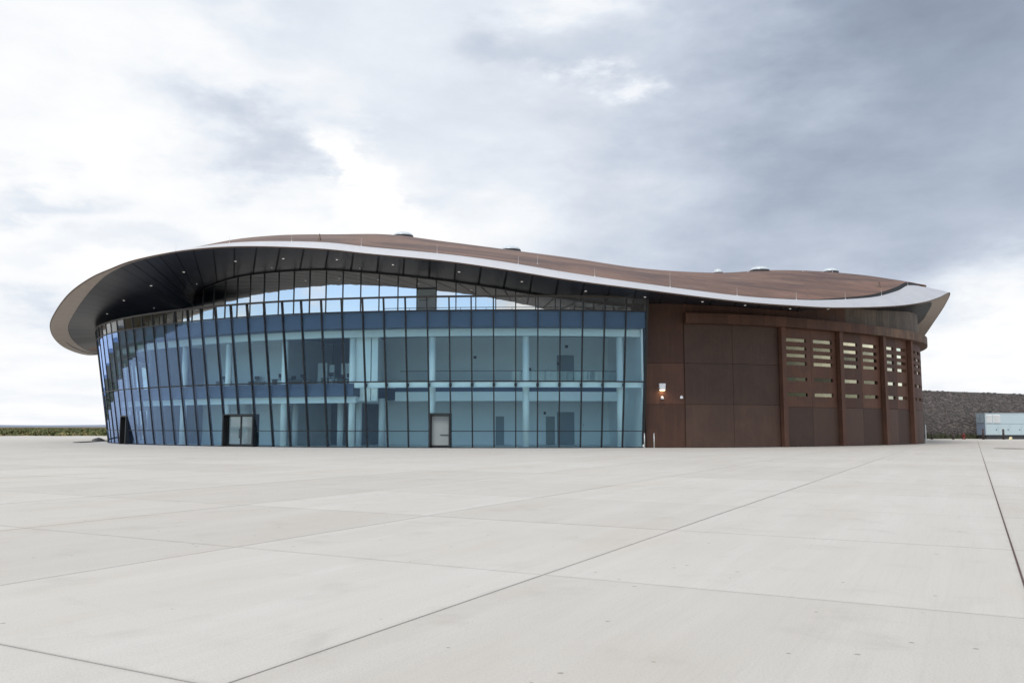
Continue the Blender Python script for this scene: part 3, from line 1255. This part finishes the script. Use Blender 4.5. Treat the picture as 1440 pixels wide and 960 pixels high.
# lift core by the stair
x0, x1 = at_depth(494, 500, 69.8).x, at_depth(521, 500, 69.8).x
mb = MB(); mb.box(x0, x1, 69.9, 78.5, 3.75, 9.42)
mb.build('service_core', M['white_wall'], ROOT)
mb = MB(); mb.box(x1 + .12, x1 + .62, 69.7, 70.2, 3.75, 9.42)
mb.build('core_pier', M['white_wall'], ROOT)
for px, zz in ((243, 9), (305, 9), (386, 9), (487, 9), (604, 9), (736, 9), (876, 9)):
    s = GW.s_of_px(px + 2)
    # move along so that the set-back column lines up in plan
    c = GW.off(s, -.85, 0)
    mb = MB()
    mb.tube((c.x, c.y, .03), (c.x, c.y, 8.9), .27, seg=20)
    mb.build('column', M['white_wall'], ROOT, True)
for px in (352, 432, 462, 505, 275):
    s = GW.s_of_px(px)
    c = GW.off(s, -5.6, 0)
    mb = MB()
    mb.tube((c.x, c.y, .03), (c.x, c.y, 4.1), .27, seg=16)
    mb.build('column', M['white_wall'], ROOT, True)


def on_backwall(px0, px1, z0, z1, name, m, proud=.05):
    Y = 78.6
    a, c = at_depth(px0, 540, Y), at_depth(px1, 540, Y)
    s0, s1 = GW.nearest(a.x, 68), GW.nearest(c.x, 68)
    strip(GW, s0, s1, -10.6, -10.6 + proud, z0, z1).build(name, m, ROOT)


on_backwall(799, 830, 5.26, 8.2, 'interior_door', M['door_grey'])
on_backwall(799, 830, .05, 3.0, 'interior_door', M['door_grey'])
on_backwall(739, 746, 5.26, 8.0, 'interior_door', M['dark'])
on_backwall(690, 704, .05, 2.6, 'interior_door', M['door_grey'])
on_backwall(777, 794, .05, 2.6, 'interior_door', M['panel_grey'])
for px, z in ((658, 8.0), (748, 6.9), (777, 7.6), (815, 9.0), (745, 2.2), (773, 2.9), (803, 7.4), (842, 1.8)):
    on_backwall(px - 1.6, px + 1.6, z - .12, z + .12, 'wall_fitting', M['dark'], .12)

# desks and screens on the upper floor
for i, px in enumerate((255, 283, 325, 346, 362, 412, 428, 445, 462, 474)):
    s = GW.s_of_px(px)
    o = -4.2 - (i % 3) * 1.6
    c = GW.off(s, o, 5.125)
    t = GW.at(s)[1]
    e = empty('office_desk', c)
    e.rotation_euler.z = math.atan2(t.y, t.x)
    tag(e, 'pale office desk with dark monitor on the upper floor behind the glass', 'desk', 'desks on the upper floor')
    mb = MB(); mb.box(-.8, .8, -.38, .38, .70, .74)
    mb.build('desk_top', M['panel_grey'], e, loc=(0, 0, 0))
    for sx in (-.75, .71):
        mb = MB(); mb.box(sx, sx + .04, -.35, .35, .002, .70)
        mb.build('leg', M['steel_post'], e, loc=(0, 0, 0))
    mb = MB(); mb.box(-.3, .3, .02, .06, .86, 1.22); mb.box(-.04, .04, .02, .06, .765, .86); mb.box(-.12, .12, -.06, .12, .741, .765)
    mb.build('monitor', M['dark'], e, loc=(0, 0, 0))
for i, (px0, px1, zt) in enumerate(((348, 365, 7.6), (372, 380, 7.4), (395, 411, 7.5), (418, 425, 7.5), (428, 437, 7.0))):
    s0, s1 = GW.s_of_px(px0), GW.s_of_px(px1)
    o = strip(GW, s0, s1, -9.1, -9.0, 5.123, zt).build('partition_screen', M['white_wall'])
    tag(o, 'tall white partition screen on the upper floor behind the glass', 'partition', 'partition screens on the upper floor')

# ---- the rusted steel wall
def px_s(px):
    return SW.s_of_px(px)


LEDGE0, LEDGE1 = 9.95, 10.75
core = strip(SW, 0, SW.L, -.9, -.30, 0, 11.9, 0)
WALL = core.build('steel_wall', M['joint'], ROOT)
tag(WALL, 'rusted weathering steel wall of large plates, slot windows and upright fins')


def plate(s0, s1, o0, o1, z0, z1, m=None, name='steel_plate', gap=.012):
    return strip(SW, s0 + gap, s1 - gap, o0, o1, z0 + gap, z1 - gap, 0, .9).build(name, m or M['steel'], WALL)


sA, sB, sC_, sD = 0.02, px_s(965), px_s(1032), px_s(1099)
for z0, z1, m in ((.02, 3.45, 'steel'), (3.45, 6.76, 'steel'), (6.76, 11.6, 'steel')):
    plate(sA, sB, -.29, -.10, z0, z1, M[m])
for s0, s1 in ((sB, sC_), (sC_, sD)):
    for z0, z1 in ((.02, 3.45), (3.45, 6.76), (6.76, LEDGE0)):
        plate(s0, s1, -.29, .0, z0, z1, M['steel_brown'])
pil = [px_s(1102), px_s(1184), px_s(1244.5), px_s(1283)]
pil.append(pil[-1] + 14.5)
ROWS = [8.97, 8.28, 7.66, 6.99, 5.66, 4.36]
for p in pil:
    mb = strip(SW, p - .24, p + .24, .02, .42, 0.0, LEDGE0 - .01)
    mb.build('fin', M['steel'], WALL)
for b0, b1 in zip(pil, pil[1:]):
    L = (b1 - b0 - .5)
    mid = b0 + .25 + L / 2
    for c0, c1 in (((b0 + .25, mid), (mid, b1 - .25)) if L < 7 else [(b0 + .25 + L * q / 6, b0 + .25 + L * (q + 1) / 6) for q in range(6)]):
        plate(c0, c1, -.25, .03, .02, 3.3, M['steel_brown'])
        # plate pierced by six slots: piers left and right, strips between
        w = c1 - c0
        a0, a1 = c0 + w * .10, c1 - w * .16
        mb = MB()

        def add(s0, s1, z0, z1):
            q = strip(SW, s0, s1, -.25, .0, z0, z1, 0, .9)
            i = len(mb.v)
            mb.v += q.v
            mb.f += [tuple(i + k for k in f) for f in q.f]
        add(c0 + .012, a0, 3.312, LEDGE0 - .02)
        add(a1, c1 - .012, 3.312, LEDGE0 - .02)
        edges = [3.312]
        for z in sorted(ROWS):
            edges += [z - .15, z + .15]
        edges.append(LEDGE0 - .02)
        for z0, z1 in zip(edges[0::2], edges[1::2]):
            add(a0, a1, z0, z1)
        mb.build('slotted_plate', M['steel'], WALL)
        for z in ROWS:
            strip(SW, a0, a1, -.13, -.105, z - .15, z + .15, 0, .9).build('slot_window', M['glass_slot'], WALL)
# ledge and the plates above it, piece by piece
s = sB - .05
while s < SW.L - .5:
    e = min(s + 1.15, SW.L)
    strip(SW, s + .006, e - .006, -.28, .70, LEDGE0, LEDGE1, 0, .6).build('ledge_plate', M['steel_var'] if s > px_s(1215) else M['steel'], WALL)
    s = e
s = sB
while s < SW.L - .5:
    e = min(s + 1.25, SW.L)
    strip(SW, s + .006, e - .006, -.29, -.12, LEDGE1 + .01, 13.2, 0, .6).build('upper_plate', M['steel_upper'] if s > px_s(1190) else M['steel'], WALL)
    s = e
# jamb between glass and steel
j = GW.off(GW.L, 0, 0)


def wall_lamp(px, py, big):
    s = px_s(px)
    p, t, n = SW.at(s)
    z = at_depth(px, py, p.y).z
    e = empty('wall_lamp', (p.x + n.x * -.10, p.y + n.y * -.10, z))
    e.rotation_euler.z = math.atan2(t.y, t.x)
    k = .26 if big else .13
    if big:
        mb = MB()
        mb.hexa([(-k * .8, -.42, -k), (k * .8, -.42, -k), (k, -.02, -k), (-k, -.02, -k), (-k, -.34, k), (k, -.34, k), (k, -.02, k), (-k, -.02, k)])
        bevel(mb.build('lamp_housing', M['white_metal'], e, loc=(0, 0, 0)), .03)
        mb = MB(); mb.box(-k * .7, k * .7, -.38, -.05, -k - .06, -k - .004)
        mb.build('lamp_lens', M['lamp_glow'], e, loc=(0, 0, 0))
        mb = MB(); mb.box(-.12, .12, -.02, .02, -.15, .15)
        mb.build('mounting_plate', M['dark'], e, loc=(0, 0, 0))
        ld = bpy.data.lights.new('lamp_light', 'AREA')
        ld.energy = 3.5
        ld.color = (1, .66, .36)
        ld.size = .3
        lo = bpy.data.objects.new('lamp_light', ld)
        lo.location = (0, -.2, -k - .08)
        COL.objects.link(lo)
        lo.parent = e
    else:
        mb = MB()
        mb.lathe((0, -.12, 0), [(k, -k), (k, -.02), (k * .8, k * .45), (k * .4, k * .85), (.0, k)], 14)
        mb.build('lamp_hood', M['white_metal'], e, True, loc=(0, 0, 0))
        mb = MB(); mb.box(-.05, .05, -.06, .02, -.08, .08)
        mb.build('mounting_plate', M['dark'], e, loc=(0, 0, 0))
    return e


tag(wall_lamp(932.5, 543.5, True), 'boxy white wall lamp glowing warm orange below on the rusted wall', 'lamp')
tag(wall_lamp(931.7, 558.5, False), 'small white dome fitting right under the glowing wall lamp', 'lamp')
tag(wall_lamp(959.5, 558, False), 'small white dome fitting alone near the edge of the large plates', 'lamp')

for px, lab in ((906.5, 'thin pale steel post against the corner of the glass'), (920, 'thin pale steel post in front of the rusted plates below the lamp')):
    p = on_ground(px, 629.6)
    e = empty('guard_post', p)
    mb = MB()
    mb.tube((0, 0, 0), (0, 0, 1.12), .05, seg=12)
    mb.lathe((0, 0, 1.12), [(.05, 0), (.04, .03), (0, .045)], 12)
    mb.build('post_shaft', M['steel_post'], e, True, loc=(0, 0, 0))
    mb = MB(); mb.lathe((0, 0, 0), [(.11, 0), (.11, .02), (.05, .025)], 14)
    mb.build('base_plate', M['steel_post'], e, loc=(0, 0, 0))
    tag(e, lab, 'post')

# ------------------------------------------------------------------ right background: stone embankment, generator, bollards
def embankment():
    root_y = 121.0
    prof = [(20, 8.2), (52, 7.25), (60, 6.9), (72, 6.45), (90, 5.7), (120, 4.4), (170, 2.2), (205, .4)]
    pts = catmull([(x, z) for x, z in prof], 10)
    mb = MB()
    rows = []
    for x, z in pts:
        rows.append([(x, root_y, -.12), (x, root_y + .25 * z, z * .5), (x, root_y + .5 * z, z), (x, root_y + .5 * z + 6, z + .3), (x, root_y + 60, z * .4)])
    mb.grid(rows)
    m = plain('dark_basalt', (.125, .108, .098), .9, 0, .25, 1.2, .2, .6, 6)
    o = mb.build('stone_embankment', m)
    tag(o, 'long dark stone embankment wall sloping down behind the generator', 'embankment')
    st = MB()
    rng = random.Random(5)
    for k in range(15000):
        u = rng.random()
        i = int(u * (len(pts) - 1))
        x = pts[i][0] + (pts[i + 1][0] - pts[i][0]) * rng.random()
        if x > 110:
            continue
        zt = pts[i][1]
        v = rng.random()
        c = Vector((x, root_y + .5 * zt * v, zt * v))
        r = rng.uniform(.05, .13)
        q = []
        for dz in (-.6, .6):
            for dx, dy in ((-1, -1), (1, -1), (1, 1), (-1, 1)):
                q.append(c + Vector((dx * r * rng.uniform(.8, 1.9), dy * r * rng.uniform(.6, 1.1), dz * r * rng.uniform(.7, 1.2))))
        st.hexa(q)
    m2, b, bs = mat('basalt_stones')
    pos = b.n('ShaderNodeNewGeometry')
    n = b.noise(pos.outputs['Position'], 1.6, 4, .7)
    c = b.mix(b.m('MULTIPLY', pos.outputs['Random Per Island'], 1.0), (.085, .074, .068), (.165, .142, .130))
    c = b.mix(b.m('MULTIPLY', n, .4), c, (.085, .075, .078))
    b.put(bs.inputs['Base Color'], c)
    bs.inputs['Roughness'].default_value = .85
    so_ = st.build('stone', m2, o)
    so_['kind'] = 'stuff'
    # weeds at the foot
    wd = MB()
    for k in range(1500):
        x = rng.uniform(48, 82)
        y = root_y - rng.uniform(.1, .9)
        hgt = rng.uniform(.1, .9) * (1 if rng.random() < .5 else .5)
        a = rng.uniform(0, 6.28)
        dx, dy = math.cos(a) * .12, math.sin(a) * .12
        lean = Vector((rng.gauss(0, .15), rng.gauss(0, .15), hgt))
        p = Vector((x, y, 0.0))
        wd.quad(p - Vector((dx, dy, 0)), p + Vector((dx, dy, 0)), p + lean + Vector((dx, dy, 0)) * .4, p + lean - Vector((dx, dy, 0)) * .4)
    w = wd.build('weeds', plain('weed_green', (.055, .062, .028), .9, 0, .4, 1))
    tag(w, 'green weeds along the foot of the stone embankment', 'weeds', kind='stuff')


embankment()


def generator():
    Yg = 116.5
    c0 = at_depth(1386, 600, Yg).x
    e = empty('generator_container', (c0, Yg, 0))
    e.rotation_euler.z = R(-7)
    tag(e, 'pale blue grey generator container with louvres on a black skid', 'generator')
    grn = plain('pale_blue_grey_paint', (.44, .53, .55), .5, 0, .06, .5)
    grd = plain('blue_grey_paint', (.22, .27, .36), .5, 0, .06, .5)
    L, D = 10.5, 3.0
    mb = MB(); mb.box(0, L, 0, D, .55, 2.05)
    bevel(mb.build('lower_body', grn, e, loc=(0, 0, 0)), .03)
    mb = MB(); mb.box(-.02, L + .02, -.03, D + .03, 2.06, 3.42)
    bevel(mb.build('upper_body', grn, e, loc=(0, 0, 0)), .03)
    mb = MB(); mb.box(.1, L - .1, .12, D - .1, .0, .55)
    mb.build('skid_base', M['dark'], e, loc=(0, 0, 0))
    mb = MB(); mb.box(-.05, L + .05, -.06, D + .06, 3.42, 3.50)
    mb.build('roof_sheet', grn, e, loc=(0, 0, 0))
    mb = MB(); mb.box(-.045, -.022, .1, D - .1, 2.12, 3.36); mb.box(-.03, -.002, .1, D - .1, .62, 2.0)
    mb.build('end_panel', grd, e, loc=(0, 0, 0))
    for y0 in (.3, 1.7):
        mb = MB()
        for q in range(9):
            z = 2.25 + q * .115
            mb.hexa([(-.10, y0, z), (-.10, y0 + 1.0, z), (-.048, y0 + 1.0, z + .05), (-.048, y0, z + .05),
                     (-.10, y0, z + .02), (-.10, y0 + 1.0, z + .02), (-.048, y0 + 1.0, z + .07), (-.048, y0, z + .07)])
        mb.build('end_louvre', grn, e, loc=(0, 0, 0))
    for x0, x1 in ((.12, .82), (.95, 1.88)):
        mb = MB()
        for q in range(10):
            z = 2.2 + q * .112
            mb.hexa([(x0, -.12, z), (x1, -.12, z), (x1, -.035, z + .06), (x0, -.035, z + .06),
                     (x0, -.12, z + .03), (x1, -.12, z + .03), (x1, -.035, z + .09), (x0, -.035, z + .09)])
        mb.build('white_louvre', M['white_metal'], e, loc=(0, 0, 0))
    for q in range(7):
        x0 = .1 + q * 1.48
        mb = MB(); mb.box(x0, x0 + 1.42, -.035, -.002, .62, 1.98)
        d = mb.build('door', grn, e, loc=(0, 0, 0))
        mb = MB(); mb.box(x0 + 1.2, x0 + 1.3, -.07, -.036, 1.2, 1.35)
        mb.build('door_handle', M['dark'], d, loc=(0, 0, 0))
    mb = MB(); mb.tube((1.3, 1.4, 3.5), (1.3, 1.4, 3.72), .18, seg=14); mb.tube((1.3, 1.4, 3.72), (1.3, 1.4, 3.78), .24, seg=14)
    mb.build('exhaust_cap', M['dark'], e, loc=(0, 0, 0))


generator()

blk = plain('dark_bollard_paint', (.035, .022, .02), .5)
for px, ytop, lab in ((1310.5, 606, 'dark bollard close beside the end of the rusted wall'), (1340.5, 609, 'short dark bollard next to the red hydrant'),
                      (1383, 602.5, 'dark bollard in front of the blue grey end of the generator'), (1411.5, 603, 'dark bollard in front of the long side of the generator')):
    g_ = on_ground(px, 617.6)
    e = empty('bollard', g_)
    hgt = at_depth(px, ytop, g_.y).z
    mb = MB(); mb.tube((0, 0, 0), (0, 0, hgt - .06), .13, seg=14)
    mb.lathe((0, 0, hgt - .06), [(.13, 0), (.10, .04), (0, .06)], 14)
    mb.build('bollard_post', blk, e, True, loc=(0, 0, 0))
    mb = MB(); mb.lathe((0, 0, 0), [(.2, 0), (.2, .03), (.13, .04)], 14)
    mb.build('base_collar', blk, e, loc=(0, 0, 0))
    tag(e, lab, 'bollard', 'bollards before the embankment')

red = plain('hydrant_red', (.13, .014, .013), .5)
g_ = on_ground(1355.5, 617.4)
e = empty('fire_hydrant', g_)
mb = MB()
mb.lathe((0, 0, 0), [(.22, 0), (.22, .06), (.15, .08), (.15, .55), (.19, .57), (.19, .62), (.14, .72), (.05, .8), (.05, .86), (0, .87)], 14)
mb.build('hydrant_barrel', red, e, True, loc=(0, 0, 0))
for sx in (-1, 1):
    mb = MB(); mb.tube((sx * .14, 0, .42), (sx * .3, 0, .42), .08, seg=12)
    mb.build('side_outlet', red, e, loc=(0, 0, 0))
tag(e, 'small red hydrant at the foot of the stone embankment', 'hydrant')

p = on_ground(1302.3, 620.5)
e = empty('marker_post', p)
mb = MB(); mb.box(-.05, .05, -.05, .05, 0, 1.9)
mb.build('post_shaft', M['steel_post'], e, loc=(0, 0, 0))
mb = MB(); mb.box(-.1, .1, -.1, .1, 0, .03)
mb.build('base_plate', M['steel_post'], e, loc=(0, 0, 0))
tag(e, 'thin pale post standing at the far end of the rusted wall', 'post')

p = on_ground(1421, 618.0)
e = empty('yellow_block', p)  # small yellow block, its use left open
e.rotation_euler.z = .5
yel = plain('cream_yellow_plastic', (.75, .66, .38), .5)
mb = MB(); mb.hexa([(-.24, -.12, 0), (.24, -.12, 0), (.24, .12, 0), (-.24, .12, 0), (.02, -.12, .36), (.2, -.12, .36), (.2, .12, .36), (.02, .12, .36)])
bevel(mb.build('block_body', yel, e, loc=(0, 0, 0)), .02)
mb = MB(); mb.tube((.11, 0, .36), (.11, 0, .46), .03, seg=8)
mb.build('top_stub', M['dark'], e, loc=(0, 0, 0))
tag(e, 'small cream yellow block on the apron before the generator', 'chock')

# utility cover in the apron on the right, drain at the left
p = on_ground(1421, 630.6)
mb = MB(); mb.lathe((0, 0, 0), [(1.15, .001), (1.1, .012), (0, .014)], 28)
o = mb.build('utility_cover', plain('rusty_cover', (.16, .12, .08), .7, .2, .3, 3), loc=(p.x, p.y, .003))
tag(o, 'round rust brown utility cover flush in the apron', 'utility cover')
a = on_ground(109, 622.3); c = on_ground(153, 619.6)
dr = empty('dark_strip', (a + c) / 2)  # flat dark strip with cross bars
mid = (a + c) / 2
dv = (c - a); L = dv.length
dr.rotation_euler.z = math.atan2(dv.y, dv.x)
mb = MB(); mb.box(-L / 2, L / 2, -.45, .45, .004, .05)
mb.build('strip_base', M['dark'], dr, loc=(0, 0, 0))
mb = MB()
for k in range(int(L / .4)):
    x = -L / 2 + .1 + k * .4
    mb.box(x, x + .18, -.36, .36, .052, .075)
mb.build('strip_bars', M['joint'], dr, loc=(0, 0, 0))
tag(dr, 'dark trench drain running to the left end of the glass', 'drain')
p = on_ground(138.5, 619.3)
mb = MB()
mb.lathe((0, 0, 0), [(.75, 0), (.66, .12), (.45, .26), (.2, .33), (0, .35)], 14)
rng = random.Random(3)
mb.v = [(x * rng.uniform(.85, 1.15), y * rng.uniform(.85, 1.15), z * rng.uniform(.85, 1.1)) for x, y, z in mb.v]
o = mb.build('low_mound', M['dark'], loc=p)  # low uneven dark mound
tag(o, 'low dark mound by the dark strip left of the glass', 'low_mound')
